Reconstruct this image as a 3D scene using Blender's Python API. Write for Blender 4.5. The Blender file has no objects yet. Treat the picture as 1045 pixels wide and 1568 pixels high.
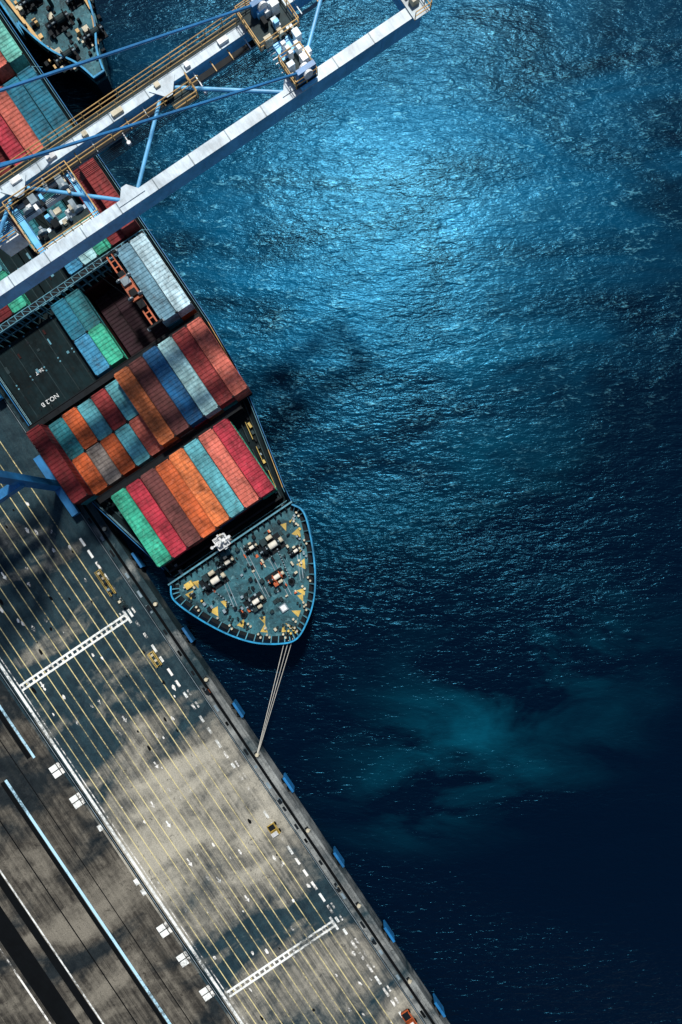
import bpy, math, random
from mathutils import Vector
R=random.Random(7)
ANG=math.radians(-56.0)
CU,SU=math.cos(ANG),math.sin(ANG)
def W(u,v,z=0.0):   # quay frame (u along quay to bow, v across to the sea) -> world
    return Vector((u*CU - v*SU, u*SU + v*CU, z))
scene=bpy.context.scene
col=scene.collection

# ------------------------------------------------------------ materials
def newmat(name):
    m=bpy.data.materials.new(name); m.use_nodes=True
    nt=m.node_tree; b=nt.nodes['Principled BSDF']
    return m,nt,b
def N(nt,t,**k):
    n=nt.nodes.new(t)
    for a,b in k.items(): setattr(n,a,b)
    return n
def L(nt,a,b): nt.links.new(a,b)
def noise(nt,vec,scale,detail=4,rough=.55,dist=0,w=None):
    n=N(nt,'ShaderNodeTexNoise')
    if w is not None:
        n.noise_dimensions='4D'; L(nt,w,n.inputs['W'])
    n.inputs['Scale'].default_value=scale; n.inputs['Detail'].default_value=detail
    n.inputs['Roughness'].default_value=rough; n.inputs['Distortion'].default_value=dist
    L(nt,vec,n.inputs['Vector']); return n.outputs['Fac']
def ramp(nt,fac,stops):
    r=N(nt,'ShaderNodeValToRGB'); e=r.color_ramp.elements
    while len(e)<len(stops): e.new(.5)
    for i,(p,c) in enumerate(stops):
        e[i].position=p
        e[i].color=(c,c,c,1) if not hasattr(c,'__len__') else (*c,1)
    L(nt,fac,r.inputs[0]); return r.outputs[0]
def mix(nt,fac,a,b,mode='MIX'):
    m=N(nt,'ShaderNodeMix'); m.data_type='RGBA'; m.blend_type=mode
    for i,x in ((0,fac),(6,a),(7,b)):
        if isinstance(x,bpy.types.NodeSocket): L(nt,x,m.inputs[i])
        elif hasattr(x,'__len__'): m.inputs[i].default_value=(*x[:3],1)
        else: m.inputs[i].default_value=x if i==0 else (x,x,x,1)
    return m.outputs[2]
def math_(nt,op,a,b=None,c=None,clamp=False):
    m=N(nt,'ShaderNodeMath'); m.operation=op; m.use_clamp=clamp
    for i,x in enumerate((a,b,c)):
        if x is None: continue
        if isinstance(x,bpy.types.NodeSocket): L(nt,x,m.inputs[i])
        else: m.inputs[i].default_value=x
    return m.outputs[0]
def objvec(nt,scale=(1,1,1),rot=0,loc=(0,0,0)):
    t=N(nt,'ShaderNodeTexCoord'); mp=N(nt,'ShaderNodeMapping')
    mp.inputs['Scale'].default_value=scale; mp.inputs['Rotation'].default_value=(0,0,rot)
    mp.inputs['Location'].default_value=loc
    L(nt,t.outputs['Object'],mp.inputs['Vector']); return mp.outputs[0]

def paint(name,c,rough=.55,grime=.5,rust=0.0,spec=.4,metal=0.0,sc=1.0):
    m,nt,b=newmat(name)
    vec=objvec(nt); oi=N(nt,'ShaderNodeObjectInfo')
    w=math_(nt,'MULTIPLY',oi.outputs['Random'],37.0)
    n1=noise(nt,vec,.45*sc,4,.6,.3,w); n2=noise(nt,vec,2.6*sc,5,.7,.6,w)
    streak=noise(nt,objvec(nt,(.35,2.2,1)),1.5*sc,3,.6,0,w)
    k=ramp(nt,n1,[(.34,1-grime*.85),(.66,1.2)])
    c1=mix(nt,1.0,c,k,'MULTIPLY')
    s=ramp(nt,streak,[(.42,1.0),(.72,1-grime*.6)])
    c2=mix(nt,1.0,c1,s,'MULTIPLY')
    fade=ramp(nt,n2,[(.52,0),(.76,.6*grime)])
    lum=(c[0]+c[1]+c[2])/3; ad=.004+.16*min(1,lum*4)
    c3=mix(nt,fade,c2,tuple(min(x*1.2+ad,.8) for x in c))
    if rust>0:
        rn=noise(nt,vec,1.4*sc,6,.75,1.0,w)
        rf=ramp(nt,rn,[(.56,0),(.66,rust)])
        rc=(.05,.024,.014) if lum>.03 else (.012,.009,.007)
        c3=mix(nt,rf,c3,rc)
    hv=N(nt,'ShaderNodeHueSaturation')
    L(nt,math_(nt,'MULTIPLY_ADD',oi.outputs['Random'],.35,.85),hv.inputs['Value'])
    L(nt,c3,hv.inputs['Color']); L(nt,hv.outputs[0],b.inputs['Base Color'])
    b.inputs['Roughness'].default_value=rough; b.inputs['Metallic'].default_value=metal
    b.inputs['Specular IOR Level'].default_value=spec
    bp=N(nt,'ShaderNodeBump'); bp.inputs['Strength'].default_value=.3; bp.inputs['Distance'].default_value=.04
    L(nt,n2,bp.inputs['Height']); L(nt,bp.outputs[0],b.inputs['Normal'])
    return m
C={}
for k,c in dict(green=(.04,.40,.26),crimson=(.42,.032,.055),red=(.31,.04,.04),brown=(.14,.045,.042),
    orange=(.58,.12,.035),orange2=(.62,.17,.055),salmon=(.56,.14,.10),cyan=(.11,.40,.46),lcyan=(.40,.70,.74),
    blue=(.006,.09,.22),tealblue=(.015,.16,.24),teal=(.025,.20,.24),sky=(.06,.34,.58),grey=(.24,.21,.19),
    white=(.46,.66,.74),bluegrey=(.18,.38,.50),maroon=(.15,.014,.018),lgreen=(.15,.50,.42),plum=(.03,.010,.018)).items():
    C[k]=paint('container_paint_'+k,c,rough=.6,grime=.72,rust=.6,spec=.2)
M=dict(
 crane=paint('crane_paint_shade_blue',(.14,.50,.86),.4,.25,.08),  # blue of the sky-lit shaded sides is put into this paint
 cranew=paint('crane_top_sun_white',(.60,.73,.82),.45,.4,.15),  # sun-whitened girder tops, brightness put into the paint colour
 craneb=paint('crane_paint_blue',(.02,.16,.38),.4,.3,.1),
 white=paint('white_paint',(.74,.77,.78),.45,.4,.2),
 yellow=paint('yellow_paint',(.58,.41,.09),.5,.5,.3),
 gold=paint('gold_rail',(.56,.36,.14),.5,.4,.2),
 orange=paint('orange_paint',(.52,.11,.03),.5,.5,.4),
 dark=paint('dark_steel',(.005,.009,.013),.6,.5,.3,.15),
 black=paint('black_rubber',(.002,.003,.004),.9,.3,0,.1),
 hull=paint('hull_navy',(.002,.008,.018),.5,.4,.2,.2,sc=.5),
 rim=paint('bulwark_blue',(.01,.30,.58),.5,.6,.3),
 deck=paint('deck_dark',(.003,.012,.016),.7,.7,.4,.12,sc=.6),
 hatch=paint('hatch_cover',(.004,.016,.020),.75,.8,.5,.12,sc=.6),
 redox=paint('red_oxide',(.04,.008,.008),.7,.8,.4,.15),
 gear=paint('winch_grey_green',(.014,.034,.040),.6,.6,.5,.2,sc=2),
 cream=paint('cream_paint',(.50,.46,.34),.5,.4,.3,sc=2),
 steel=paint('steel_light',(.22,.30,.35),.4,.5,.3),
 fender=paint('fender_blue',(.01,.15,.38),.5,.5,.1),
 rope=paint('rope',(.66,.64,.56),.9,.3,0),
 lash=paint('lashing_bridge_paint',(.09,.29,.38),.5,.5,.4),
 glass=paint('cab_glass',(.02,.04,.05),.1,.1,0),
)
m,nt,b=newmat('forecastle_deck_paint'); vec=objvec(nt)
a=noise(nt,vec,.20,6,.65,.8); bb=noise(nt,vec,1.3,6,.7,.8)
c=mix(nt,ramp(nt,a,[(.36,0),(.60,1)]),(.007,.032,.044),(.035,.15,.19))
c=mix(nt,ramp(nt,bb,[(.54,0),(.74,.8)]),c,(.16,.34,.38))
c=mix(nt,ramp(nt,noise(nt,vec,2.7,5,.7,.3),[(.56,0),(.66,.9)]),c,(.008,.014,.017))
L(nt,c,b.inputs['Base Color']); b.inputs['Roughness'].default_value=.6; b.inputs['Specular IOR Level'].default_value=.25
M['fdeck']=m

def wornpaint(name,c,lo=.40,hi=.55):
    m,nt,b=newmat(name); vec=objvec(nt)
    n=noise(nt,vec,1.7,7,.75,.4); n0=noise(nt,vec,.12,3,.5)
    s=math_(nt,'ADD',n,math_(nt,'MULTIPLY',math_(nt,'SUBTRACT',n0,.5),.9))
    f=ramp(nt,s,[(lo,0.05),(hi,1)])
    b.inputs['Base Color'].default_value=(*c,1); b.inputs['Roughness'].default_value=.7
    tr=N(nt,'ShaderNodeBsdfTransparent'); mx=N(nt,'ShaderNodeMixShader')
    L(nt,f,mx.inputs[0]); L(nt,tr.outputs[0],mx.inputs[1]); L(nt,b.outputs[0],mx.inputs[2])
    L(nt,mx.outputs[0],nt.nodes['Material Output'].inputs[0]); return m
M['ly']=wornpaint('road_paint_yellow',(.66,.58,.28),.28,.58)
M['lw']=wornpaint('road_paint_white',(.78,.82,.80),.28,.52)
M['lw2']=wornpaint('road_paint_white_worn',(.8,.8,.76),.43,.58)
M['lb']=wornpaint('road_paint_blue_white',(.42,.70,.86),.28,.50)

# quay paving: dry concrete, tyre tracks along the quay, crane shade painted as blue-grey areas, sunlit patches lighter
def paving(name,light,mid,wet,bias,us):  # wet is the blue-grey colour of the painted crane shade
    m,nt,b=newmat(name); vec=objvec(nt)
    big=noise(nt,objvec(nt,(1.5,.62,1)),.085,4,.5,.7)
    med=noise(nt,vec,.45,7,.72,.4); fine=noise(nt,vec,5.0,5,.75,0)
    tr=noise(nt,objvec(nt,(.03,1.1,1)),1.2,4,.6,.1)
    tr2=noise(nt,objvec(nt,(.012,3.2,1)),1.2,3,.6,0)
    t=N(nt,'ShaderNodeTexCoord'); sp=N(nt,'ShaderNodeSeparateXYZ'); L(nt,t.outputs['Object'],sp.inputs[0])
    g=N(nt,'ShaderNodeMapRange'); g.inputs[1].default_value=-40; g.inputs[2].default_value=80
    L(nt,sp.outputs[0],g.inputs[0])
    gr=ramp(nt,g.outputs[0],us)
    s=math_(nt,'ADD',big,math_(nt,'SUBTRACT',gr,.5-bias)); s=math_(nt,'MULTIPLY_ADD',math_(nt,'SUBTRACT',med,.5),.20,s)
    shadem=ramp(nt,s,[(.42,1),(.54,0)])  # mask for crane shadow painted into the paving colour
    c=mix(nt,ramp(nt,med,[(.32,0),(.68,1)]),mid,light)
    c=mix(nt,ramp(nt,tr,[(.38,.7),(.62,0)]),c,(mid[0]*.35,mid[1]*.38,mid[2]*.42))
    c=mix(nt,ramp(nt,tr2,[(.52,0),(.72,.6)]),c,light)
    c=mix(nt,ramp(nt,s,[(.58,0),(.72,.65)]),c,tuple(min(.6,x*1.45) for x in light))  # sunlit patches painted as lighter paving
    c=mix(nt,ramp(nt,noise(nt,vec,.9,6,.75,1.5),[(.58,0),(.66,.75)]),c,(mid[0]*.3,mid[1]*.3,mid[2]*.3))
    c=mix(nt,math_(nt,'MULTIPLY',shadem,.94),c,mix(nt,ramp(nt,med,[(.38,0),(.66,1)]),wet,(wet[0]*3.0,wet[1]*2.3,wet[2]*2.0)))
    c=mix(nt,1.0,c,ramp(nt,fine,[(.3,.62),(.7,1.28)]),'MULTIPLY')
    L(nt,c,b.inputs['Base Color'])
    b.inputs['Roughness'].default_value=.85
    b.inputs['Specular IOR Level'].default_value=.12
    bp=N(nt,'ShaderNodeBump'); bp.inputs['Strength'].default_value=.5; bp.inputs['Distance'].default_value=.03
    L(nt,fine,bp.inputs['Height']); L(nt,bp.outputs[0],b.inputs['Normal']); return m
US=[(0,.26),(.20,.28),(.30,.35),(.38,.39),(.46,.45),(.53,.65),(.63,.65),(.71,.40),(.78,.43),(.88,.52)]  # stops along the quay: low gives painted shade, high gives painted sunlight
US2=[(0,.34),(.3,.38),(.42,.48),(.6,.53),(.8,.48),(1,.5)]
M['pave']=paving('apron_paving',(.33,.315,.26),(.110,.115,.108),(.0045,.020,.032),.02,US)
M['asph']=paving('yard_asphalt',(.17,.158,.13),(.036,.033,.029),(.005,.010,.014),.03,US2)
M['cope']=paving('cope_concrete',(.28,.30,.29),(.085,.10,.105),(.008,.024,.034),.05,US2)

# water
m,nt,b=newmat('harbour_water'); vec=objvec(nt)
def wv(scale,st,rot,detail,rough,dist): return noise(nt,objvec(nt,(st,1,1),math.radians(rot)),scale,detail,rough,dist)
w1=wv(.42,.50,-28,2,.5,.4); w2=wv(1.25,.36,-24,3,.6,.5)
w3=wv(3.4,.42,-32,3,.6,.3); sw=wv(.09,.45,-30,2,.5,.3)
gust=noise(nt,objvec(nt,(.38,1,1),math.radians(-32)),.036,4,.55,.5)
def blob(cx,cy,r,asp=1.0,rot=0):
    t=N(nt,'ShaderNodeTexCoord'); mp=N(nt,'ShaderNodeMapping'); mp.vector_type='TEXTURE'
    mp.inputs['Location'].default_value=(cx,cy,-3); mp.inputs['Scale'].default_value=(r*asp,r,r); mp.inputs['Rotation'].default_value=(0,0,rot)
    L(nt,t.outputs['Object'],mp.inputs[0])
    g=N(nt,'ShaderNodeTexGradient'); g.gradient_type='SPHERICAL'; L(nt,mp.outputs[0],g.inputs[0]); return g.outputs[1]
h=math_(nt,'MULTIPLY',w1,.30); h=math_(nt,'MULTIPLY_ADD',w2,.26,h); h=math_(nt,'MULTIPLY_ADD',w3,.085,h)
h=math_(nt,'MULTIPLY_ADD',sw,.8,h)
# faint ring ripples spreading from the bow
t=N(nt,'ShaderNodeTexCoord'); mp=N(nt,'ShaderNodeMapping'); mp.inputs['Location'].default_value=(7,8.5,3); L(nt,t.outputs['Object'],mp.inputs[0])
rg=N(nt,'ShaderNodeTexWave'); rg.wave_type='RINGS'; rg.rings_direction='Z'; rg.inputs['Scale'].default_value=.20; rg.inputs['Distortion'].default_value=2.5; rg.inputs['Detail Scale'].default_value=.2
L(nt,mp.outputs[0],rg.inputs['Vector'])
h=math_(nt,'MULTIPLY_ADD',rg.outputs['Fac'],math_(nt,'MULTIPLY',blob(2,-10,24),.055),h)
gs=ramp(nt,gust,[(.36,.34),(.62,.92)])
bp=N(nt,'ShaderNodeBump'); bp.inputs['Distance'].default_value=1.0; L(nt,gs,bp.inputs['Strength'])
L(nt,h,bp.inputs['Height']); L(nt,bp.outputs[0],b.inputs['Normal'])
shade_silt=noise(nt,objvec(nt,(.42,1,1),math.radians(-33)),.085,5,.6,.6)  # diagonal cloud shade and turbid streaks, both put into the water colour
s=math_(nt,'MULTIPLY',blob(4,50,54,1.5,.6),1.4)  # area of the painted sun reflection
s2_=blob(20,12,24,1.5,.9)
for a_ in ((27,-33,22,1.8,.45),(15,-42,14,1.6,.3),(34,-20,14,1.6,.6)): s2_=math_(nt,'ADD',s2_,blob(*a_))
rs=ramp(nt,shade_silt,[(.38,.05),(.64,1)])
sf=math_(nt,'MULTIPLY',s,rs,None,True)
sg_=math_(nt,'MULTIPLY',math_(nt,'MULTIPLY',s2_,ramp(nt,shade_silt,[(.44,0),(.70,1)])),.75,None,True)
base=mix(nt,sf,(.0003,.0032,.011),(.001,.075,.165))  # glow of the sun reflection painted into the base colour
base=mix(nt,sg_,base,(.001,.050,.085))
cr=math_(nt,'ADD',math_(nt,'MULTIPLY',w2,.6),math_(nt,'MULTIPLY',w1,.4))
cr=math_(nt,'MULTIPLY_ADD',math_(nt,'SUBTRACT',w3,.5),.8,cr)
crest_glint=ramp(nt,cr,[(.61,0),(.80,1)])  # pale sun highlights painted on wave crests
sc_=math_(nt,'MULTIPLY',blob(6,48,58,1.4,.6),1.1,None,True)
base=mix(nt,math_(nt,'MULTIPLY',crest_glint,sc_),base,(.18,.60,.80))
L(nt,base,b.inputs['Base Color'])
b.inputs['Roughness'].default_value=.22; b.inputs['IOR'].default_value=1.333
b.inputs['Specular Tint'].default_value=(.10,.58,1,1)
M['water']=m

# ------------------------------------------------------------ mesh builder
class MB:
    def __init__(s): s.v=[];s.f=[];s.m=[];s.ms=[]
    def mi(s,m):
        if isinstance(m,str): m=M[m]
        if m not in s.ms: s.ms.append(m)
        return s.ms.index(m)
    def add(s,vs,fs,m):
        o=len(s.v); s.v+= [tuple(x) for x in vs]; k=s.mi(m)
        for f in fs: s.f.append([i+o for i in f]); s.m.append(k)
    def box(s,u0,u1,v0,v1,z0,z1,m):
        vs=[(u0,v0,z0),(u1,v0,z0),(u1,v1,z0),(u0,v1,z0),(u0,v0,z1),(u1,v0,z1),(u1,v1,z1),(u0,v1,z1)]
        s.add(vs,[(3,2,1,0),(4,5,6,7),(0,1,5,4),(1,2,6,5),(2,3,7,6),(3,0,4,7)],m)
    def cbox(s,u,v,z,du,dv,dz,m): s.box(u-du/2,u+du/2,v-dv/2,v+dv/2,z,z+dz,m)
    def prism(s,p,z0,z1,m):
        n=len(p); s.add([(a,b,z0) for a,b in p]+[(a,b,z1) for a,b in p],
          [tuple(range(n))[::-1],tuple(range(n,2*n))]+[(i,(i+1)%n,(i+1)%n+n,i+n) for i in range(n)],m)
    def poly(s,p,z,m): s.add([(a,b,z) for a,b in p],[tuple(range(len(p)))],m)
    def quad(s,u0,u1,v0,v1,z,m): s.poly([(u0,v0),(u1,v0),(u1,v1),(u0,v1)],z,m)
    def tube(s,p,q,r,m,n=8,r2=None):
        p=Vector(p);q=Vector(q); d=(q-p)
        if d.length<1e-6: return
        d.normalize(); a=Vector((0,0,1)) if abs(d.z)<.9 else Vector((1,0,0))
        x=d.cross(a).normalized(); y=d.cross(x); r2=r if r2 is None else r2
        vs=[p+(x*math.cos(t)+y*math.sin(t))*r for t in [2*math.pi*i/n for i in range(n)]]
        vs+=[q+(x*math.cos(t)+y*math.sin(t))*r2 for t in [2*math.pi*i/n for i in range(n)]]
        s.add(vs,[(i,(i+1)%n,(i+1)%n+n,i+n) for i in range(n)]+[tuple(range(n))[::-1],tuple(range(n,2*n))],m)
    def beam(s,p,q,w,h,m):
        p=Vector(p);q=Vector(q); d=(q-p).normalized(); a=Vector((0,0,1)) if abs(d.z)<.95 else Vector((1,0,0))
        x=d.cross(a).normalized(); y=x.cross(d)
        vs=[e+x*i*w/2+y*j*h/2 for e in (p,q) for i,j in ((-1,-1),(1,-1),(1,1),(-1,1))]
        s.add(vs,[(0,1,2,3),(7,6,5,4),(0,4,5,1),(1,5,6,2),(2,6,7,3),(3,7,4,0)],m)
    def rail(s,pts,h=1.1,m='gold',r=.05,st=1.8):
        for p,q in zip(pts[:-1],pts[1:]):
            p=Vector(p);q=Vector(q); n=max(1,int((q-p).length/st))
            for k in (h,h*.5): s.tube(p+Vector((0,0,k)),q+Vector((0,0,k)),r,m,5)
            for i in range(n+1):
                a=p.lerp(q,i/n); s.tube(a,a+Vector((0,0,h)),r,m,5)
    def build(s,name,parent=None,origin=None,bevel=0):
        me=bpy.data.meshes.new(name); o=origin or (0,0,0)
        me.from_pydata([(a-o[0],b-o[1],c-o[2]) for a,b,c in s.v],[],s.f)
        for m in s.ms: me.materials.append(m)
        me.polygons.foreach_set('material_index',s.m); me.update()
        import bmesh
        bm=bmesh.new(); bm.from_mesh(me); bmesh.ops.recalc_face_normals(bm,faces=bm.faces); bm.to_mesh(me); bm.free()
        ob=bpy.data.objects.new(name,me); col.objects.link(ob)
        ob.location=W(*o); ob.rotation_euler=(0,0,ANG)
        if parent: ob.parent=parent
        if bevel:
            bv=ob.modifiers.new('bevel','BEVEL'); bv.width=bevel; bv.segments=1; bv.limit_method='ANGLE'
        return ob
def empty(name):
    e=bpy.data.objects.new(name,None); col.objects.link(e); return e

# ------------------------------------------------------------ water, land
WZ=-3.0; QE=-32.4
w=MB(); w.quad(-2500,2500,-60,3500,WZ,M['water'])
ob=w.build('water')
me=ob.data
for vtx in me.vertices: vtx.co=W(*vtx.co)
ob.rotation_euler=(0,0,0)
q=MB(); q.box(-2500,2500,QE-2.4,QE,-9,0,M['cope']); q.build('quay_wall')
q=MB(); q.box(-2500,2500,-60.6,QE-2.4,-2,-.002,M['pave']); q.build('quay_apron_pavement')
q=MB(); q.box(-2500,2500,-3000,-60.6,-2,-.004,M['asph']); q.build('yard_ground')
q=MB()
q.box(-200,300,QE-.35,QE+.02,.004,.16,M['cope'])
q.quad(-200,300,-33.95,-33.50,.006,M['black'])
q.quad(-200,300,-35.05,-34.75,.006,M['black']); q.box(-200,300,-34.94,-34.86,.006,.05,M['steel'])
q.quad(-200,300,-60.25,-59.8,.006,M['black']); q.box(-200,300,-60.07,-59.99,.006,.05,M['steel'])
for i in range(-12,60):
    u=i*3.7+R.uniform(-1,1); q.box(u,u+R.uniform(.4,1.4),-34.5,-34.1,.004,.03,M[R.choice(['dark','steel','dark','black','steel'])])
q.build('crane_rail_track')
q=MB()
for i,v in enumerate([-39.2,-41.3,-42.9,-45.0,-46.6,-48.7,-50.3,-52.4,-54.0,-56.0,-57.5]):
    q.quad(-200,300,v-.07,v+.07,.006,M['ly'])
for u in (-64.9,-5.3,54.3,113.9):
    for d in (-.42,.42): q.quad(u+d-.17,u+d+.17,-58.6,-37.9,.010,M['lw'])
    for k in range(22): q.quad(u-.25,u+.25,-58.3+k*.95,-58.3+k*.95+.35,.010,M['lw2'])
    q.quad(u-1.2,u+1.2,-38.2,-37.8,.014,M['lw'])
q.quad(-200,300,-59.55,-59.1,.006,M['lw'])
q.quad(-200,300,-58.75,-58.6,.006,M['lw2'])
k=-20.0
while k<140:
    q.quad(k,k+R.uniform(.9,1.6),-37.45,-37.05,.006,M['lw'] if R.random()<.5 else M['lw2'])
    if R.random()<.4: q.quad(k,k+1.1,-36.7,-36.4,.006,M['lw2'])
    k+=2.3
for u in (8.9,14.8,39.9,45.6,52.2,80,86):
    q.quad(u-1.0,u-.08,-62.2,-60.9,.004,M['lw']); q.quad(u+.08,u+1.0,-62.2,-60.9,.004,M['lw'])
    q.quad(u-1.0,u-.08,-60.75,-60.3,.008,M['lw2']); q.quad(u+.08,u+1.0,-60.75,-60.3,.008,M['lw2'])
for u in (31,33,20.5): q.quad(u-.5,u+.5,-61,-60.3,.008,M['lw'])
q.quad(-200,5.2,-63.3,-62.9,.004,M['lb'])
q.quad(5.6,300,-69.2,-68.75,.004,M['lb'])
q.quad(-200,300,-78.0,-77.75,.004,M['lw'])
q.quad(-200,300,-84.2,-81.0,.004,M['black']); q.quad(-200,300,-85.1,-84.8,.004,M['lw2'])
q.quad(-200,4.8,-64.2,-63.4,.003,M['black']); q.quad(5.6,300,-70.0,-69.3,.003,M['black'])
q.quad(-200,300,-79.3,-78.1,.003,M['black']); q.quad(-200,300,-66.2,-66.05,.003,M['black']); q.quad(-200,300,-73.5,-73.3,.003,M['black'])
for (u,v) in [(-22,-50.8),(8,-47.6),(9.5,-49.5),(22,-51.5),(26,-51.2),(33,-51.8),(38,-49.5),(17,-47.5),(-4,-55.5),(43,-47.4)]:
    s_=R.uniform(.7,1.0)
    q.poly([(u-.6*s_,v-.12),(u+.3*s_,v-.12),(u+.3*s_,v-.35),(u+1.0*s_,v),(u+.3*s_,v+.35),(u+.3*s_,v+.12),(u-.6*s_,v+.12)],.010,M['lw2'] if R.random()<.6 else M['lw'])
for _ in range(110):
    u=R.uniform(-30,75); v=R.uniform(-58,-38); s_=R.uniform(.12,.45); n_=7
    q.poly([(u+s_*R.uniform(.6,1.8)*math.cos(t*2*math.pi/n_),v+s_*R.uniform(.4,.8)*math.sin(t*2*math.pi/n_)) for t in range(n_)],.012,M['lw2'] if R.random()<.7 else M['black'])
q.build('road_markings')

u=-12.0
while u<150:
    q=MB()
    q.box(u-1.4,u+1.4,QE+.55,QE+.82,-2.4,-.35,M['fender'])
    q.box(u-1.4,u+1.4,QE+.5,QE+.9,-.36,-.25,M['fender'])
    for a in (-.8,.8):
        q.tube((u+a,QE,-1.2),(u+a,QE+.55,-1.2),.45,'black',12)
        q.tube((u+a,QE,-.1),(u+a,QE+.6,-.4),.05,'dark',5)
    q.build('quay_fender',origin=(u,QE+.5,-1.2)); u+=14.6
u=24.8-14.6*3
while u<150:
    q=MB(); q.cbox(u,-33.0,.0,.9,.7,.09,'dark'); q.tube((u,-33,.08),(u,-33,.5),.2,'cream',12); q.tube((u,-33,.5),(u,-33,.66),.34,'cream',12,.26)
    q.tube((u,-33.05,.42),(u,-32.6,.62),.12,'cream',8)
    q.build('mooring_bollard',origin=(u,-33,0)); u+=14.6

def cart(u,v,c,L_=2.6,cab=True):
    q=MB(); q.cbox(u,v,.35,L_,1.3,.3,c)
    if cab:
        q.prism([(u+L_*.02,v-.6),(u+L_*.38,v-.6),(u+L_*.38,v+.6),(u+L_*.02,v+.6)],.65,1.45,c)
        q.cbox(u+L_*.2,v,1.45,L_*.34,1.1,.05,'white'); q.cbox(u+L_*.385,v,.8,.03,1.0,.5,'glass')
    q.cbox(u-L_*.25,v,.65,L_*.42,1.2,.12,'dark')
    for a in (-1,1):
        q.cbox(u-L_*.25,v+a*.6,.65,L_*.42,.06,.4,c)
        for b_ in (-1,1): q.tube((u+b_*L_*.33,v+a*.55,.32),(u+b_*L_*.33,v+a*.75,.32),.32,'black',12)
    q.build('service_cart',origin=(u,v,0),bevel=.03)
cart(36.2,-37.4,'yellow',2.0); cart(73.5,-36.4,'orange',2.8)
def gangrack(u,v,l,c):
    q=MB()
    for a in (-.4,.4): q.beam((u-l/2,v+a,.5),(u+l/2,v+a,.5),.1,.2,c); q.tube((u-l/2,v+a,1.2),(u+l/2,v+a,1.2),.04,c,6)
    k=-l/2
    while k<=l/2+.01:
        q.beam((u+k,v-.4,.5),(u+k,v+.4,.5),.08,.1,c)
        for a in (-.4,.4): q.tube((u+k,v+a,0),(u+k,v+a,1.2),.04,c,6)
        k+=.8
    q.cbox(u,v,.55,l*.8,.6,.1,'gear')
    for i in range(int(l)): q.cbox(u-l/2+.5+i,v+R.uniform(-.2,.2),.65,.4,.4,.35,R.choice(['cream','dark','steel']))
    q.build('lashing_gear_rack',origin=(u,v,0))
gangrack(-11.7,-37.6,4.6,'yellow'); gangrack(-7.4,-37.3,2.0,'gear'); gangrack(2.9,-37.9,2.6,'yellow')
def pit(u,v,c):
    q=MB(); q.cbox(u,v,0,.7,.45,.5,c); q.cbox(u,v,.5,.8,.55,.08,'dark'); q.tube((u-.5,v,0),(u-.5,v,.9),.06,'steel',6)
    q.build('shore_power_box',origin=(u,v,0))
for u,v,c in [(12,-33.9,'orange'),(-4.5,-34.2,'steel'),(33,-34.1,'steel'),(50,-34.2,'cream'),(60,-34.2,'steel')]: pit(u,v,c)

# ------------------------------------------------------------ container ship
ship=empty('container_ship')
CV=-16.0
star=[(-190,-3.0),(-185,-.6),(-160,-.2),(-60,-.2),(-35,-.25),(-27,-.8),(-21,-1.9),(-14,-3.5),(-8,-4.9),(-5,-5.3),(-3,-4.5),(1.1,-5.9),(5.5,-8.2),(8.7,-10.7),(10.9,-13.6)]
wl  =[(-188,-8),(-183,-1.5),(-160,-.4),(-60,-.4),(-40,-.8),(-33,-2.2),(-27,-4),(-20,-6.3),(-14,-8.3),(-11,-9.3),(-9,-10),(-5,-11.3),(-1,-13),(2,-14.4),(4,-15.3)]
def mir(p): return [(a,2*CV-b) for a,b in reversed(p)]
top=star+[(11.8,CV)]+mir(star)
bot=wl+[(4.8,CV)]+mir(wl)
h=MB(); n=len(top)
def ztop(u): return 7.1 if u<-5.2 else 10.2
v0=[(a,b,-8) for a,b in bot]; v1=[(a,b,WZ+.6) for a,b in bot]
v2=[(a*.25+c_*.75,b_*.25+d*.75,3.5) for (a,b_),(c_,d) in zip(bot,top)]
v3=[(a,b,ztop(a)) for a,b in top]
h.add(v0+v1+v2+v3,[(k*n+i,k*n+(i+1)%n,(k+1)*n+(i+1)%n,(k+1)*n+i) for k in range(3) for i in range(n)],M['hull'])
h.build('hull_shell',ship)
bow=[p for p in star if p[0]>-5.2]; bowo=bow+[(11.8,CV)]+mir(bow)
def inset(pts,d):
    out=[]
    cx,cy=2.0,CV
    for i,(a,b) in enumerate(pts):
        p=pts[max(i-1,0)]; q_=pts[min(i+1,len(pts)-1)]
        t=Vector((q_[0]-p[0],q_[1]-p[1])).normalized(); nn=Vector((t.y,-t.x))
        if nn.dot(Vector((cx-a,cy-b)))<0: nn=-nn
        out.append((a+nn.x*d,b+nn.y*d))
    return out
def densify(pts,k=6):
    out=[]
    P=[pts[0]]+pts+[pts[-1]]
    for i in range(1,len(P)-2):
        for j in range(k):
            t=j/k; p0,p1,p2,p3=[Vector(P[i+o]) for o in (-1,0,1,2)]
            out.append(tuple(.5*((2*p1)+(-p0+p2)*t+(2*p0-5*p1+4*p2-p3)*t*t+(-p0+3*p1-3*p2+p3)*t**3)))
    out.append(pts[-1]); return out
bd=densify(bowo); bi=inset(bd,.17); bo=inset(bd,-.05)
h=MB()
for i in range(len(bd)-1):
    a,b_,c_,d=bo[i],bo[i+1],bi[i+1],bi[i]
    h.prism([a,b_,c_,d],10.12,10.3,M['rim'])
    h.prism([bo[i],bo[i+1],bd[i+1],bd[i]],7.6,10.12,M['rim'])
b2=inset(bd,.2); b3=inset(bd,1.0)
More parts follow.
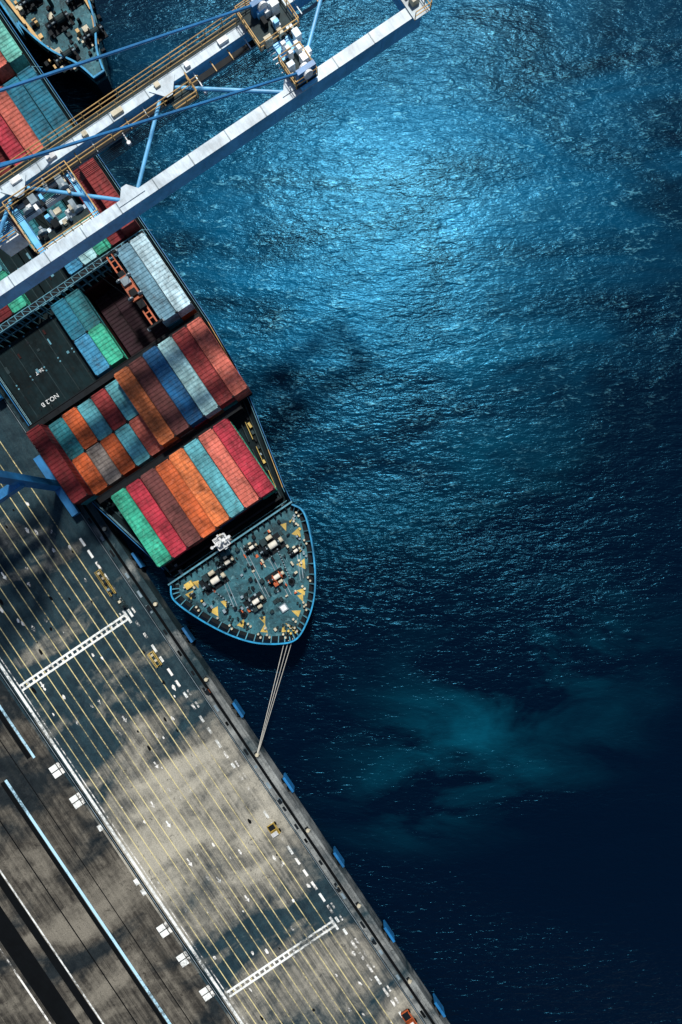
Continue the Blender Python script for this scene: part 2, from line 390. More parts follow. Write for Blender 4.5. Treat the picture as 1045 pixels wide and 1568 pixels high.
for i in range(1,len(bd)-1,1):
    if i%2: continue
    a=Vector(b2[i]); c_=Vector(b3[i]); t=(c_-a).normalized(); nn=Vector((-t.y,t.x))*.07
    h.add([(a.x-nn.x,a.y-nn.y,9.02),(a.x+nn.x,a.y+nn.y,9.02),(c_.x+nn.x,c_.y+nn.y,9.02),(c_.x-nn.x,c_.y-nn.y,9.02),
           (a.x-nn.x,a.y-nn.y,10.1),(a.x+nn.x,a.y+nn.y,10.1)],[(0,1,2,3),(0,4,5,1),(4,3,2,5),(0,3,4),(1,5,2)],M['lash'])
for i in range(len(bd)-1): h.poly([b2[i],b2[i+1],b3[i+1],b3[i]],9.006,M['dark'])
h.build('bulwark',ship)
h=MB()
h.prism(inset(bowo,.1),8.7,9.0,M['fdeck'])
h.build('forecastle_deck',ship)
h=MB()
dk=[p for p in star if p[0]<=-5]
def band(u0,u1,va,vb,z0=5.6,z1=6.0,m='deck'): h.box(u0,u1,va,vb,z0,z1,m)
fw=[(a,b-.25) for a,b in dk if a>=-35]
h.prism(fw+[(-5.2,2*CV+5.4)]+[(a,2*CV-b) for a,b in reversed(fw)],5.6,6.0,M['deck'])
band(-189,-49,2*CV+.6,-.6)
band(-49,-35,2*CV+.5,-14.0); band(-49,-35,-3.6,-.5)
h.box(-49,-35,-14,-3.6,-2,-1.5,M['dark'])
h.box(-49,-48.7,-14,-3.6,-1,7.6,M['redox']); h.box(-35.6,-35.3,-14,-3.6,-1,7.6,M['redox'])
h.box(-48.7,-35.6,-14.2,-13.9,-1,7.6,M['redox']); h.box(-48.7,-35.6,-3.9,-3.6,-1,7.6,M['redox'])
h.box(-5.45,-5.15,-26.9,-5.2,5.9,9.9,M['dark']); h.box(-5.42,-5.18,-27,-5.1,9.9,9.98,M['lash'])
for k in range(22): h.box(-5.15,-4.6,-26.5+k,-26.4+k,9,9.8,M['dark'])
h.box(-7.0,-6.7,-26.3,-6,5.9,8.4,M['dark'])
h.rail([(-6.0,-26.5,6),(-6.0,-5.7,6)],1.1,'lash')
h.build('main_deck',ship)
h=MB()
for sgn in (0,1):
    f=lambda v:(v if sgn==0 else 2*CV-v)
    pts=[(a,b-.35) for a,b in dk if a>=-160]
    for (a,b),(c_,d) in zip(pts[:-1],pts[1:]):
        h.rail([(a,f(b),6),(c_,f(d),6)],1.15,'lash' if R.random()<.7 else 'gold',.045)
        h.tube((a,f(b-.9),6.25),(c_,f(d-.9),6.25),.13,'gear',6)
        h.tube((a,f(b+.3),7.14),(c_,f(d+.3),7.14),.06,'craneb',6)
    for k in range(30):
        u=-6-k*1.15; b_=-.5
        for (a0,b0),(a1,b1) in zip(pts[:-1],pts[1:]):
            if a0<=u<=a1: b_=b0+(b1-b0)*(u-a0)/(a1-a0)
        m_=R.choice(['gear','dark','yellow','gear','steel','dark','gear'])
        h.cbox(u,f(b_-1.3),6,R.uniform(.3,.9),R.uniform(.2,.5),R.uniform(.3,.8),m_)
    for u,vv in ((-18,-4.7),(-14,-5.4),(-10,-5.9)):
        h.beam((u-1.4,f(vv+.3),6.4),(u+1.4,f(vv-.2),6.4),.08,.5,'yellow'); h.beam((u-1.4,f(vv-.4),6.4),(u+1.4,f(vv-.9),6.4),.12,.4,'gear')
h.build('side_rails',ship)
BAYS=[(-20.2,-8.0),(-34.4,-22.2),(-48.7,-36.5),(-63.1,-50.9),(-77.4,-65.2),(-91.7,-79.5),(-106,-93.8),(-120.3,-108.1),(-134.6,-122.4)]
def slotv(i): return -31.2+.1+1.22+i*2.5+.1
h=MB()
for bi_,(u0,u1) in enumerate(BAYS):
    segs=[(2,9)] if bi_==0 else [(0,4),(5,8),(9,11)]
    if bi_==2: segs=[(0,4),(5,6),(10,11)]
    for sg in segs:
        va=slotv(sg[0])-1.22; vb=slotv(sg[1])+1.22
        va=max(va,-31.0); vb=min(vb,-1.0)
        h.box(u0,u1,va+.1,vb-.05,6.7,7.58,M['hatch']); h.box(u0+.4,u1-.4,va+.4,vb-.4,5.9,6.7,M['redox'])
        k=va+1.25
        while k<vb-.5:
            for uu in (u0+.25,(u0+u1)/2-.3,(u0+u1)/2+.3,u1-.25): h.cbox(uu,k,7.58,.2,.22,.05,'lash')
            h.box(u0+.6,u1-.6,k-.04,k+.04,7.58,7.61,M['gear'])
            k+=2.5
        for _ in range(12):
            a=R.uniform(u0+1,u1-1); c_=R.uniform(va+.8,vb-.8); h.cbox(a,c_,7.58,R.uniform(.2,1.4),R.uniform(.1,.5),.12,R.choice(['dark','redox','gear','lash']))
h.build('hatch_covers',ship)
for txt,u,v,sz_ in (('NO.2 B',-38.6,-25.3,.95),('26 T',-43.0,-25.0,.75)):
    cu=bpy.data.curves.new('hatch_label','FONT'); cu.body=txt; cu.size=sz_; cu.extrude=.002; cu.materials.append(M['white'])
    t=bpy.data.objects.new('hatch_label',cu); col.objects.link(t); t.location=W(u,v,7.64); t.rotation_euler=(0,0,ANG+math.pi/2+math.pi); t.parent=ship
h=MB()
for bi_,uc in enumerate([-21.2,-35.45,-49.8,-64.15,-78.45,-92.75,-107]):
    ht=7.9+2.2 if bi_<2 else 10.6
    mm='dark' if bi_ in(0,1) else 'lash'
    va,vb=(-31,-1) if bi_>0 else (-28.5,-3.6)
    for d in (-.45,.45):
        h.beam((uc+d,va,ht),(uc+d,vb,ht),.10,.2,mm); h.beam((uc+d,va,ht-2.2),(uc+d,vb,ht-2.2),.12,.15,mm)
    h.box(uc-.4,uc+.4,va,vb,ht-.06,ht-.02,M['dark'] )
    k=va
    while k<=vb+.1:
        h.beam((uc-.45,k,6),(uc-.45,k,ht),.18,.18,mm); h.beam((uc+.45,k,6),(uc+.45,k,ht),.18,.18,mm); h.beam((uc-.45,k,ht+.03),(uc+.45,k,ht+.03),.1,.1,mm)
        if bi_>=2: h.beam((uc-.45,k,ht+.03),(uc+.45,k+1.2,ht+.03),.05,.07,mm)
        k+=1.25 if bi_>=2 else 2.5
h.build('lashing_bridges',ship)
h=MB()
for k in range(6): h.box(-150,-138,-29+k*.3,-3-k*.3,6+k*2.8,8.7+k*2.8,M['white']); h.box(-150.4,-137.6,-29.4,-2.6,8.7+k*2.8,8.8+k*2.8,M['white']); h.box(-137.99,-137.9,-28,-4,7.2+k*2.8,8.0+k*2.8,M['glass'])
h.box(-149,-139,-31,-1,23,25.6,M['white']); h.box(-158,-152,-19,-13,6,28,M['rim'])
h.build('deckhouse',ship)

h=MB()
def windlass(u,v,s=1.0,rev=1,c='gear'):
    h.cbox(u,v,9.0,2.2*s,3.6*s,.15,'dark')
    h.tube((u,v-1.6*s,10.0),(u,v+1.7*s,10.0),.13*s,'steel',8)
    h.tube((u,v-.2*s,10.0),(u,v+1.1*s,10.0),.42*s,'rope',14)
    for k in (-.25,1.12): h.tube((u,v+k*s,10.0),(u,v+(k+.1)*s,10.0),.75*s,c,16)
    h.tube((u,v-1.05*s,10.0),(u,v-.65*s,10.0),.6*s,'dark',14)
    h.tube((u,v+1.45*s,10.0),(u,v+1.9*s,10.0),.35*s,'cream',12)
    h.cbox(u-1.0*s*rev,v-.5*s,9.1,.9*s,.8*s,1.0*s,c); h.tube((u-1.1*s*rev,v+.1*s,9.9),(u-1.1*s*rev,v+.9*s,9.9),.3*s,'cream',10)
    for k in (-1.3,-.45,1.35): h.cbox(u,v+k*s,9.1,.7*s,.14*s,.95,c)
windlass(-2.0,-21.3,1.1); windlass(-1.6,-11.4,1.1); windlass(3.9,-18.0,.85,-1); windlass(2.6,-13.4,.8,-1,'orange'); windlass(1.0,-8.9,.55)
windlass(-3.2,-18.2,.7); windlass(-3.0,-14.0,.6,1,'gear')
for (a,b_),(c_,d) in ((( -1.3,-22.2),(4.6,-20.4)),((-1.0,-10.8),(4.4,-11.8))):
    n_=26
    for i in range(n_):
        p=(a+(c_-a)*i/n_,b_+(d-b_)*i/n_); q_=(a+(c_-a)*(i+.8)/n_,b_+(d-b_)*(i+.8)/n_)
        h.tube((*p,9.2),(*q_,9.2),.11 if i%2 else .07,'steel' if i%2 else 'dark',6)
    h.tube((c_,d,9.0),(c_,d,9.5),.55,'dark',14,.45); h.tube((c_,d,9.5),(c_,d,9.53),.3,'black',12)
for p,q_ in (((-4,-19.6,9.12),(3,-21,9.12)),((-4,-15.2,9.12),(4.5,-16.3,9.12)),((-1,-12.6,9.12),(6,-13.4,9.12)),((0.5,-8.3,9.12),(5,-10.6,9.12))):
    h.beam(p,q_,.1,.06,'steel')
    p2=(p[0],p[1]+.5,p[2]);q2=(q_[0],q_[1]+.5,q_[2]); h.beam(p2,q2,.1,.06,'steel')
h.cbox(7.0,-14.9,9,1.1,1.1,.5,'steel'); h.cbox(7.0,-14.9,9.5,.8,.8,.06,'white')
h.cbox(-3.6,-24.6,9,.9,1.2,.6,'yellow')
for _ in range(44):
    i=R.randrange(4,len(bd)-4); p=Vector(b3[i]); c0=Vector((0,CV)); dd=p.lerp(c0,R.uniform(0.02,.16))
    t=R.choice(['yellow','cream','steel','gear','dark','gear'])
    if R.random()<.5:
        h.tube((dd.x,dd.y,9),(dd.x,dd.y,9.5),.17,t,10)
        h.tube((dd.x+.5,dd.y+.1,9),(dd.x+.5,dd.y+.1,9.5),.17,t,10)
    else: h.cbox(dd.x,dd.y,9,R.uniform(.25,.6),R.uniform(.2,.4),R.uniform(.2,.7),t)
for _ in range(110):
    u=R.uniform(-4.3,6.5); hw=9.3*(1-max(0,u+1)/11)**.7; v=CV+R.uniform(-hw,hw)
    h.cbox(u,v,9,R.uniform(.12,.7),R.uniform(.12,.5),R.uniform(.1,.9),R.choice(['gear','dark','steel','dark','cream','dark','orange','gear','dark','gear']))
for i in range(5,len(bd)-5,7):
    p=Vector(b3[i]); h.cbox(p.x,p.y,9.01,.9,.5,.08,'dark')
    for k in (-.3,.3): h.tube((p.x+k,p.y,9.05),(p.x+k,p.y,9.6),.16,'cream',10)
h.build('forecastle_machinery',ship)
h=MB()
b4=inset(bd,1.5); b5=inset(bd,2.8)
for i in range(5,len(bd)-5,6):
    a=Vector(b4[i-2]); b_=Vector(b4[i]); c_=Vector(b5[i-1])
    h.poly([a,b_,c_],9.010,M['yellow'])
for (u,v) in ((-3.5,-8.5),(-3.7,-24),(1.0,-22.2),(6.2,-18.8),(6.6,-12.3)):
    h.poly([(u,v),(u+1.3,v+.2),(u+.3,v+.9)],9.014,M['yellow'])
h.build('deck_markings',ship)
h=MB(); mu,mv=-5.9,-16.3
h.tube((mu,mv,6),(mu,mv,15.5),.35,'white',12,.22)
h.box(mu-.9,mu+.9,mv-.9,mv+.9,13.0,13.12,M['white'])
h.rail([(mu-.9,mv-.9,13.1),(mu+.9,mv-.9,13.1),(mu+.9,mv+.9,13.1),(mu-.9,mv+.9,13.1),(mu-.9,mv-.9,13.1)],1,'white',.06,.9)
h.beam((mu,mv-1.6,14.4),(mu,mv+1.6,14.4),.2,.2,'white'); h.beam((mu-1.2,mv,13.7),(mu+1.2,mv,13.7),.3,.2,'white')
for k in (-1.4,-.6,.6,1.4): h.tube((mu,mv+k,14.4),(mu,mv+k,14.9),.22,'white',10)
h.cbox(mu+.9,mv,13.1,.5,.5,.5,'white'); h.cbox(mu-.9,mv+.3,13.1,.4,.4,.7,'cream')
h.build('foremast',ship)

# ------------------------------------------------------------ containers
def container_mesh(Ln):
    s=MB(); wv_=1.18; m_=M['white']
    xs=[]; per=.62
    nper=int((Ln-.32)/per); per=(Ln-.32)/nper
    for i in range(nper):
        for t,d in ((0,0),(.30,0),(.48,1),(.82,1)): xs.append((-Ln/2+.16+(i+t)*per,d))
    xs.append((Ln/2-.16,0))
    vs=[]
    for x,d in xs:
        e=.05*d; vs+=[(x,-wv_+e,.12),(x,-wv_+e,2.5),(x,-wv_+.07,2.56-e*1.8),(x,wv_-.07,2.56-e*1.8),(x,wv_-e,2.5),(x,wv_-e,.12)]
    fs=[]
    for i in range(len(xs)-1):
        for k in range(5): fs.append((i*6+k,i*6+k+1,(i+1)*6+k+1,(i+1)*6+k))
    s.add(vs,fs,m_)
    for e in (-1,1):
        x0,x1=sorted((e*(Ln/2-.17),e*(Ln/2-.0)))
        s.box(x0,x1,-1.22,1.22,2.42,2.585,m_); s.box(x0,x1,-1.22,1.22,0.02,.18,m_)
        for y in (-1,1):
            ya,yb=sorted((y*1.08,y*1.219)); s.box(x0+.002,x1-.002,ya,yb,.18,2.42,m_)
            ya,yb=sorted((y*1.05,y*1.224)); s.box(x0-.02,x1+.004,ya,yb,2.46,2.60,M['dark'])
        s.box(min(e*(Ln/2-.12),e*(Ln/2-.06)),max(e*(Ln/2-.12),e*(Ln/2-.06)),-1.1,1.1,.15,2.45,m_)
    for y in (-1,1):
        ya,yb=sorted((y*1.14,y*1.205)); s.box(-Ln/2+.17,Ln/2-.17,ya,yb,2.50,2.575,m_); s.box(-Ln/2+.17,Ln/2-.17,ya,yb,.02,.16,m_)
    for y in (-.8,-.3,.3,.8): s.tube((Ln/2-.04,y,.2),(Ln/2-.04,y,2.4),.03,m_,6)
    s.box(-Ln/2+.1,Ln/2-.1,-1.1,1.1,.03,.12,m_)
    ob=s.build('tmp'); me=ob.data; bpy.data.objects.remove(ob); return me
CM={40:container_mesh(12.19),20:container_mesh(6.06)}
def container(size,u,v,z,c):
    ob=bpy.data.objects.new('shipping_container',CM[size]); col.objects.link(ob)
    ob.location=W(u+R.uniform(-.12,.12),v+R.uniform(-.03,.03),z); ob.rotation_euler=(0,0,ANG+(math.pi if R.random()<.4 else 0)+R.uniform(-.002,.002))
    ob.material_slots[0].link='OBJECT'; ob.material_slots[0].material=C[c]
ks=['red','crimson','brown','blue','teal','orange','salmon','cyan','maroon','grey','tealblue','green']
def stack(bay,slot,cols,z0=7.65):
    u=(BAYS[bay][0]+BAYS[bay][1])/2
    for i,c in enumerate(cols):
        if isinstance(c,tuple):
            for s_,cc in zip((-3.08,3.08),c):
                if cc: container(20,u+s_,slotv(slot),z0+i*2.6,cc)
        else: container(40,u,slotv(slot),z0+i*2.6,c)
rk=lambda:R.choice(ks)
for s_,c in zip(range(2,10),['green','crimson','brown','orange','orange2','cyan','salmon','crimson']): stack(0,s_,[rk(),c])
stack(1,0,[rk(),'maroon'])
for s_,(a,b_) in zip(range(1,6),[('teal','orange'),('orange','grey'),('cyan','orange'),('red','cyan'),('cyan','salmon')]): stack(1,s_,[(a,b_)])
for s_,c in zip(range(6,12),['orange2','brown','blue','lcyan','red','salmon']): stack(1,s_,[rk(),c])
stack(2,5,[('tealblue','sky')]); stack(2,6,[('teal','green')])
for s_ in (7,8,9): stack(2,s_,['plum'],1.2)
stack(2,10,[rk(),'bluegrey']); stack(2,11,[rk(),'white'])
for s_,c in zip(range(12),[['teal'],['green'],['maroon'],[('cyan','green')],[],[],[('teal',None)],[(None,'sky')],[('teal','lcyan')],[(None,'green')],['maroon'],[rk(),'red']]): stack(3,s_,c)
for s_,c in zip(range(12),['red','blue','crimson','teal','salmon','crimson','red','maroon','crimson','salmon','tealblue','tealblue']): stack(4,s_,[rk(),c] if s_ not in (7,) else [c])
for s_,c in zip(range(12),['red','teal','grey','salmon','orange','brown','blue','crimson','green','red','salmon','lgreen']): stack(5,s_,[rk(),c])
for bb_ in (6,7,8):
    for s_ in range(12): stack(bb_,s_,[rk(),rk()])

for i,(a,b_,c_) in enumerate(((11.4,-16.2,24.9),(11.2,-17.6,24.7),(11.3,-16.9,24.8))):
    q=MB(); p0=Vector((a,b_,9.9)); p1=Vector((c_,-32.95,.5)); prev=p0
    for k in range(1,13):
        t=k/12; p=p0.lerp(p1,t); p.z-=(.5+.3*i)*4*t*(1-t)*.6; q.tube(prev,p,.05,'rope',6); prev=p
    q.build('mooring_rope',origin=tuple(p0))

# ------------------------------------------------------------ second ship (bow alongside)
s2=empty('feeder_ship')
st=[(-190,13.0),(-95,13.0),(-88,12.4),(-82,10.8),(-78,8.6),(-75.8,6.4)]
c2=6.6
st[-1]=(-74.6,c2+1.0)
pt=[(a,2*c2-b) for a,b in st]
out=densify(st,5)+densify(list(reversed(pt)),5)
h=MB(); n=len(out)
lo=[(a-2.5 if a>-90 else a,c2+(b-c2)*(.6 if a>-90 else 1),-8) for a,b in out]; hi=[(a,b,7.6) for a,b in out]
h.add(lo+hi,[(i,(i+1)%n,(i+1)%n+n,i+n) for i in range(n)],M['hull'])
h.prism(out,6.2,6.6,M['fdeck'])
def inset2(pts,d):
    o_=[]
    for i,(a,b) in enumerate(pts):
        p=pts[(i-1)%n]; q_=pts[(i+1)%n]; t=Vector((q_[0]-p[0],q_[1]-p[1]))
        if t.length<1e-6: o_.append((a,b)); continue
        t.normalize(); nn=Vector((t.y,-t.x))
        if nn.dot(Vector((-110-a,(c2-b)*8)))<0: nn=-nn
        o_.append((a+nn.x*d,b+nn.y*d))
    return o_
i2=inset2(out,.28)
for i in range(n-1): h.prism([out[i],out[i+1],i2[i+1],i2[i]],7.5,7.75,M['rim'])
h.build('feeder_hull',s2)
h=MB()
def wl2(u,v,s=1.0):
    h.cbox(u,v,6.6,2.2*s,3.6*s,.15,'dark'); h.tube((u,v-1.6*s,7.5),(u,v+1.7*s,7.5),.15,'steel',8)
    h.tube((u,v-.2*s,7.5),(u,v+1.1*s,7.5),.5*s,'gear',14)
    for k in (-.3,1.15,-1.1): h.tube((u,v+k*s,7.5),(u,v+(k+.15)*s,7.5),.8*s,'dark',14)
    h.cbox(u-1,v-.5*s,6.6,.9,.9,1.1,'cream')
wl2(-80,4,1); wl2(-80.5,9.3,1); wl2(-85,6,1.1); wl2(-86.5,10,.8); wl2(-90,4,.9)
for _ in range(110):
    u=R.uniform(-97,-77.5); hw=min(5.6,(-75-u)*1.1); v=c2+R.uniform(-hw,hw)
    h.cbox(u,v,6.6,R.uniform(.2,.8),R.uniform(.2,.7),R.uniform(.2,1.0),R.choice(['gear','dark','cream','dark','dark','dark','gear','gold']))
for s_ in (-1,1):
    h.beam((-96,c2+s_*5.4,7.0),(-84,c2+s_*4.6,7.0),.5,.3,'gold'); h.beam((-83,c2+s_*4.2,7.0),(-79,c2+s_*2.4,7.0),.4,.3,'gold')
h.tube((-88,c2,6.6),(-88,c2,15),.3,'gear',10)
h.build('feeder_deck_machinery',s2)

# ------------------------------------------------------------ ship-to-shore crane
crane=empty('ship_to_shore_crane')
G1,G2=-36.3,-44.0; ZT=44.0; ZB=41.8
h=MB()
for g,wd in ((G1,1.0),(G2,.8)):
    h.box(g-wd/2,g+wd/2,-78,33.6,ZB if g==G1 else ZB+.6,ZT,M['crane'])
    h.box(g-wd/2-.1,g+wd/2+.1,-78,33.7,ZT,ZT+.06,M['cranew'])
    k=-76
    while k<33:
        h.box(g-wd/2-.06,g+wd/2+.06,k,k+.1,ZB+.62,ZT-.02,M['crane']); h.box(g-wd/2-.09,g+wd/2+.09,k-1,k-.9,ZT+.06,ZT+.10,M['steel']); k+=4.2
for g in (G1-.8,G2+.7): h.beam((g,-78,ZB+.2),(g,33,ZB+.2),.2,.3,'steel')
for v in (-77,-60,-35,33.2): h.box(G2+.6,G1-.6,v-.5,v+.5,ZB+.3,ZT-.1,M['crane'])
zz=[(G2,-26.5),(G1,-19),(G2,-8.5),(G1,.2),(G2,8.8),(G1,19.2),(G2,28)]
for (a,b_),(c_,d) in zip(zz[:-1],zz[1:]): h.tube((a,b_,ZT-.5),(c_,d,ZT-.5),.19,'crane',10)
for a,b_ in zz:
    sg=1 if a==G2 else -1
    h.prism([(a,b_-1.5),(a+sg*1.5,b_-.3),(a+sg*1.5,b_+.3),(a,b_+1.5)],ZT+.11,ZT+.16,M['cranew'])
h.build('boom_girders',crane)
h=MB()
wk=G2-1.1
h.box(wk-.38,wk+.38,-78,31,ZT-.35,ZT-.28,M['gear'])
h.rail([(wk-.38,-60,ZT-.3),(wk-.38,31,ZT-.3)],1.1,'gold',.045,2.0); h.rail([(wk+.38,-60,ZT-.3),(wk+.38,18,ZT-.3)],1.1,'gold',.035,2.0)
wi=G2+1.2
h.box(wi-.3,wi+.3,-60,22,ZT-.75,ZT-.68,M['dark']); h.rail([(wi+.3,-60,ZT-.7),(wi+.3,12,ZT-.7)],1.1,'gold',.05,2.0)
for k in range(7): h.tube((G2+1.9+k*.16,-60,ZT-.9),(G2+1.9+k*.16,20,ZT-.9),.03,'dark',5)
for v in range(-56,30,2):
    h.beam((G2-.5,v,ZT-.4),(wk-.4,v,ZT-.4),.1,.15,'cranew'); h.beam((G2+.4,v,ZT-.6),(G2+1.6,v,ZT-.6),.1,.12,'gold' if v%3 else 'cranew')
    if v%4==0: h.cbox(G2,v+R.uniform(-.5,.5),ZT+.06,.5,R.uniform(.4,1.4),.35,R.choice(['white','cranew','steel','cream']))
for v in (-25,-12,-3.5,3,12):
    h.beam((wi+.3,v,ZT-.5),(wi+1.3,v,ZT-.7),.1,.1,'white'); h.tube((wi+1.3,v,ZT-1.0),(wi+1.3,v,ZT-.6),.2,'white',10)
for v in (9.5,):
    h.box(G2+.7,G2+2.8,v-1,v+1.6,ZT-.6,ZT-.5,M['gear']); h.rail([(G2+2.8,v-1,ZT-.5),(G2+2.8,v+1.6,ZT-.5),(G2+.7,v+1.6,ZT-.5)],1.1,'gold',.06,.9)
h.build('boom_walkway',crane)
h=MB()
vc=20.5
h.box(G2-1,G1+.6,vc-.9,vc+.9,ZT+.12,ZT+.55,M['crane'])
h.box(G2-1.0,G2+3.2,vc-2.2,vc+2.2,ZT+.56,ZT+.66,M['gear'])
h.box(G1-2.6,G1+.4,vc-1.4,vc+1.0,ZT+.56,ZT+.66,M['gear'])
for pa in ([(G2-1,vc-2.2),(G2+3.2,vc-2.2),(G2+3.2,vc+2.2),(G2-1,vc+2.2),(G2-1,vc-2.2)],[(G1-2.6,vc-1.4),(G1+.4,vc-1.4),(G1+.4,vc+1),(G1-2.6,vc+1),(G1-2.6,vc-1.4)]):
    h.rail([(a,b_,ZT+.66) for a,b_ in pa],1.1,'gold',.05,1.0)
for _ in range(26): h.cbox(R.uniform(G2-.6,G1),vc+R.uniform(-1.6,1.6),ZT+.66,R.uniform(.3,1.1),R.uniform(.2,.9),R.uniform(.3,1.3),R.choice(['white','white','cream','cranew','cranew','crane','dark']))
for g in (G1,G2):
    h.prism([(g-.25,vc-1),(g+.25,vc-1),(g+.25,vc+1),(g-.25,vc+1)],ZT+.06,ZT+2.2,M['craneb']); h.tube((g-.5,vc,ZT+1.7),(g+.5,vc,ZT+1.7),.5,'white',14)
for k in range(8): h.beam((G2+3.3+k*.5,vc-1.6,ZT+.3),(G2+3.3+k*.5,vc+1.6,ZT+.3),.08,.1,'white')
h.build('forestay_platform',crane)
h=MB(); ve=33
h.box(G2-1,G1+1.0,ve-.6,ve+1.2,ZT+.12,ZT+.2,M['steel']); h.rail([(G2-1,ve+1.2,ZT+.2),(G1+1,ve+1.2,ZT+.2),(G1+1,ve-.6,ZT+.2)],1.1,'gold',.05,.9)
for k in range(6): h.cbox(G1-.5-k*1.1,ve+.3,ZT+.2,.7,.8,.7,R.choice(['white','cream','steel']))
h.build('boom_tip_platform',crane)
h=MB(); ap=[(-38.3,-35.5,68.0),(-42.2,-35.5,68.0)]
for g,a in zip((G1,G2),ap):
    h.tube((g,20.5,ZT+1.7),a,.13,'craneb',8); h.tube((g,-4,ZT+.8),(a[0],a[1]-.5,67),.12,'craneb',8) if g==G2 else None
    h.tube((g,-72,ZT+.5),a,.25,'craneb',8)
    h.beam((g,-35,ZT),a,.9,.9,'crane'); h.beam((g,-55,ZT),a,.6,.6,'crane')
h.beam(ap[0],ap[1],1.2,1.0,'crane')
h.build('stays_and_mast',crane)
h=MB()
for u in (-28.6,-50.5):
    for v in (-35.0,-60.0):
        h.beam((u,v,2.2),(u+(1.5 if u<-40 else -1.5),v,ZB),1.3,1.2,'craneb')
        h.box(u-5.5,u+5.5,v-.6,v+.6,1.3,2.3,M['craneb'])
        for k in (-4.5,-2.7,2.7,4.5):
            h.box(u+k-.8,u+k+.8,v-.45,v+.45,.55,1.3,M['dark'])
            for e in (-.4,.4): h.tube((u+k+e,v-.2,.38),(u+k+e,v+.2,.38),.34,'black',12)
    h.beam((u,-60,14),(u,-35,14),1.2,1.6,'craneb'); h.beam((u+(1.5 if u<-40 else -1.5),-60,ZB-1),(u+(1.5 if u<-40 else -1.5),-35,ZB-1),1.2,1.6,'craneb')
    h.tube((u,-60,15),(u,-36,39),.45,'craneb',10)
for v in (-35,-60):
    if v==-60: h.beam((-50.5,v,14),(-28.6,v,14),1.2,1.8,'craneb')
    h.box(-49.5,-29.6,v-.8,v+.8,ZB-1.9,ZB-.02,M['craneb'])
h.box(-46,-34,-73,-61,ZT+.12,ZT+5.5,M['white']); h.box(-46.3,-33.7,-73.3,-60.7,ZT+5.5,ZT+5.7,M['steel'])
h.build('portal_frame',crane)
h=MB(); tc=-6.8; tu=(G1+G2)/2
for v in (tc-3.2,tc+3.2): h.box(G2+.75,G1-.75,v-.3,v+.3,ZB+.5,ZB+1.3,M['crane'])
for u in (G2+1.3,tu-1.2,tu+1.2,G1-1.3): h.box(u-.2,u+.2,tc-2.8,tc+2.8,ZB+.55,ZB+1.2,M['cranew'])
h.box(tu+1.5,G1-1.6,tc-2.8,tc+2.8,ZB+1.3,ZB+1.36,M['gear'])
for a in (-1,1):
    for b_ in (-1,1):
        h.tube((tu+a*1.3-.15,tc+b_*2.1,ZB+1.5),(tu+a*1.3+.15,tc+b_*2.1,ZB+1.5),.5,'steel',16)
h.rail([(G2+1,tc-3.6,ZB+1.3),(G1-1,tc-3.6,ZB+1.3),(G1-1,tc+3.6,ZB+1.3),(G2+1,tc+3.6,ZB+1.3),(G2+1,tc-3.6,ZB+1.3)],1.1,'gold',.05,1.0)
for _ in range(24): h.cbox(R.uniform(G2+1.3,G1-1.3),tc+R.uniform(-2.6,2.6),ZB+1.3,R.uniform(.2,1.0),R.uniform(.2,.8),R.uniform(.2,1.0),R.choice(['white','crane','cream','dark','steel','dark','dark']))
h.box(G2+1.2,G2+3.4,tc-6.6,tc-4.2,ZB-1.8,ZB+.6,M['white']); h.box(G2+1.15,G2+3.45,tc-4.2,tc-4.15,ZB-1.5,ZB+.2,M['glass']); h.box(G2+1.4,G2+3.2,tc-6.4,tc-4.4,ZB+.6,ZB+.8,M['crane'])
h.rail([(G2+1.2,tc-6.6,ZB+.7),(G2+3.4,tc-6.6,ZB+.7),(G2+3.4,tc-4.2,ZB+.7)],1,'gold',.05,.8)
h.build('trolley',crane)
h=MB(); su,sv,sz=-42.6,tc-.1,13.4
for a in (-.75,.75): h.beam((su-5.8,sv+a*.55,sz),(su+5.8,sv+a*.55,sz),.22,.4,'orange')
for e in (-1,1):
    h.beam((su+e*5.9,sv-1.2,sz),(su+e*5.9,sv+1.2,sz),.3,.4,'dark')
    for a in (-1,1): h.cbox(su+e*5.95,sv+a*1.2,sz-.5,.35,.35,.5,'steel')
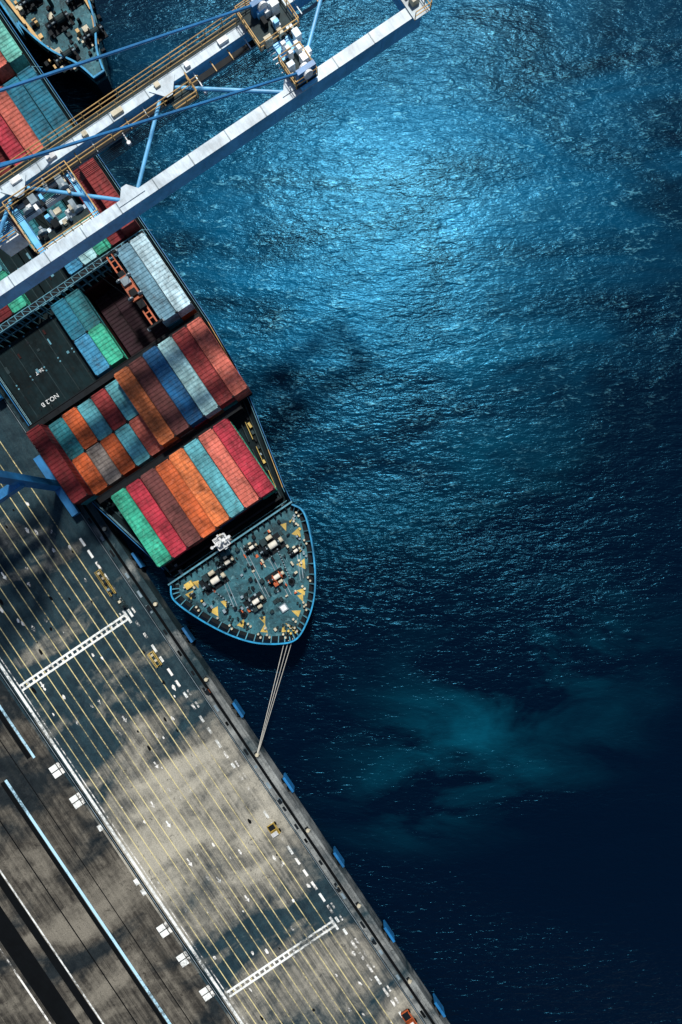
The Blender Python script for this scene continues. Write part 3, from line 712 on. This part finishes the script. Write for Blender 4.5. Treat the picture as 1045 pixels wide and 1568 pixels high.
h.box(su-1.9,su+1.9,sv-.8,sv+.8,sz+.5,sz+.9,M['orange']); h.box(su-1.5,su-.4,sv-.6,sv+.6,sz+.9,sz+1.4,M['steel']); h.box(su+.4,su+1.4,sv-.5,sv+.5,sz+.9,sz+1.3,M['dark'])
h.box(su-2.8,su-2.0,sv-.5,sv+.5,sz+.2,sz+.7,M['dark']); h.box(su+2.1,su+3.2,sv-.5,sv+.5,sz+.2,sz+.7,M['dark'])
for k in (-4.8,-3.8,3.9,4.8): h.beam((su+k,sv-.4,sz),(su+k,sv+.4,sz),.15,.2,'orange')
for a in (-1,1):
    for b_ in (-1,1):
        h.tube((su+a*1.5,sv+b_*.8,sz+.9),(tu+a*1.3,tc+b_*2.1,ZB+1.0),.035,'dark',5)
        h.tube((su+a*1.5-.1,sv+b_*.8,sz+1.2),(su+a*1.5+.1,sv+b_*.8,sz+1.2),.4,'steel',12)
h.build('spreader',crane)

# ------------------------------------------------------------ light
az=Vector((.12,.993)); el=math.radians(62)
d=Vector((az.x*math.cos(el),az.y*math.cos(el),math.sin(el)))
sl=bpy.data.lights.new('sun','SUN'); sl.energy=4.3; sl.angle=math.radians(4.5); sl.color=(1,.95,.87)
so=bpy.data.objects.new('sun',sl); col.objects.link(so); so.rotation_euler=d.to_track_quat('Z','Y').to_euler(); so.location=(0,0,200)
wd=bpy.data.worlds.new('World'); scene.world=wd; wd.use_nodes=True; nt=wd.node_tree
sk=nt.nodes.new('ShaderNodeTexSky'); sk.sky_type='NISHITA'; sk.sun_disc=False; sk.sun_elevation=el; sk.sun_rotation=math.atan2(az.x,az.y)
nt.links.new(sk.outputs[0],nt.nodes['Background'].inputs[0]); nt.nodes['Background'].inputs[1].default_value=.075
cam=bpy.data.cameras.new('camera'); co=bpy.data.objects.new('camera',cam); col.objects.link(co)
cam.sensor_fit='VERTICAL'; cam.sensor_height=36; cam.lens=24; cam.clip_end=8000; cam.clip_start=1
co.location=(0,0,110); co.rotation_euler=(0,0,0); scene.camera=co
scene.view_settings.view_transform='Standard'; scene.view_settings.look='None'; scene.view_settings.exposure=0
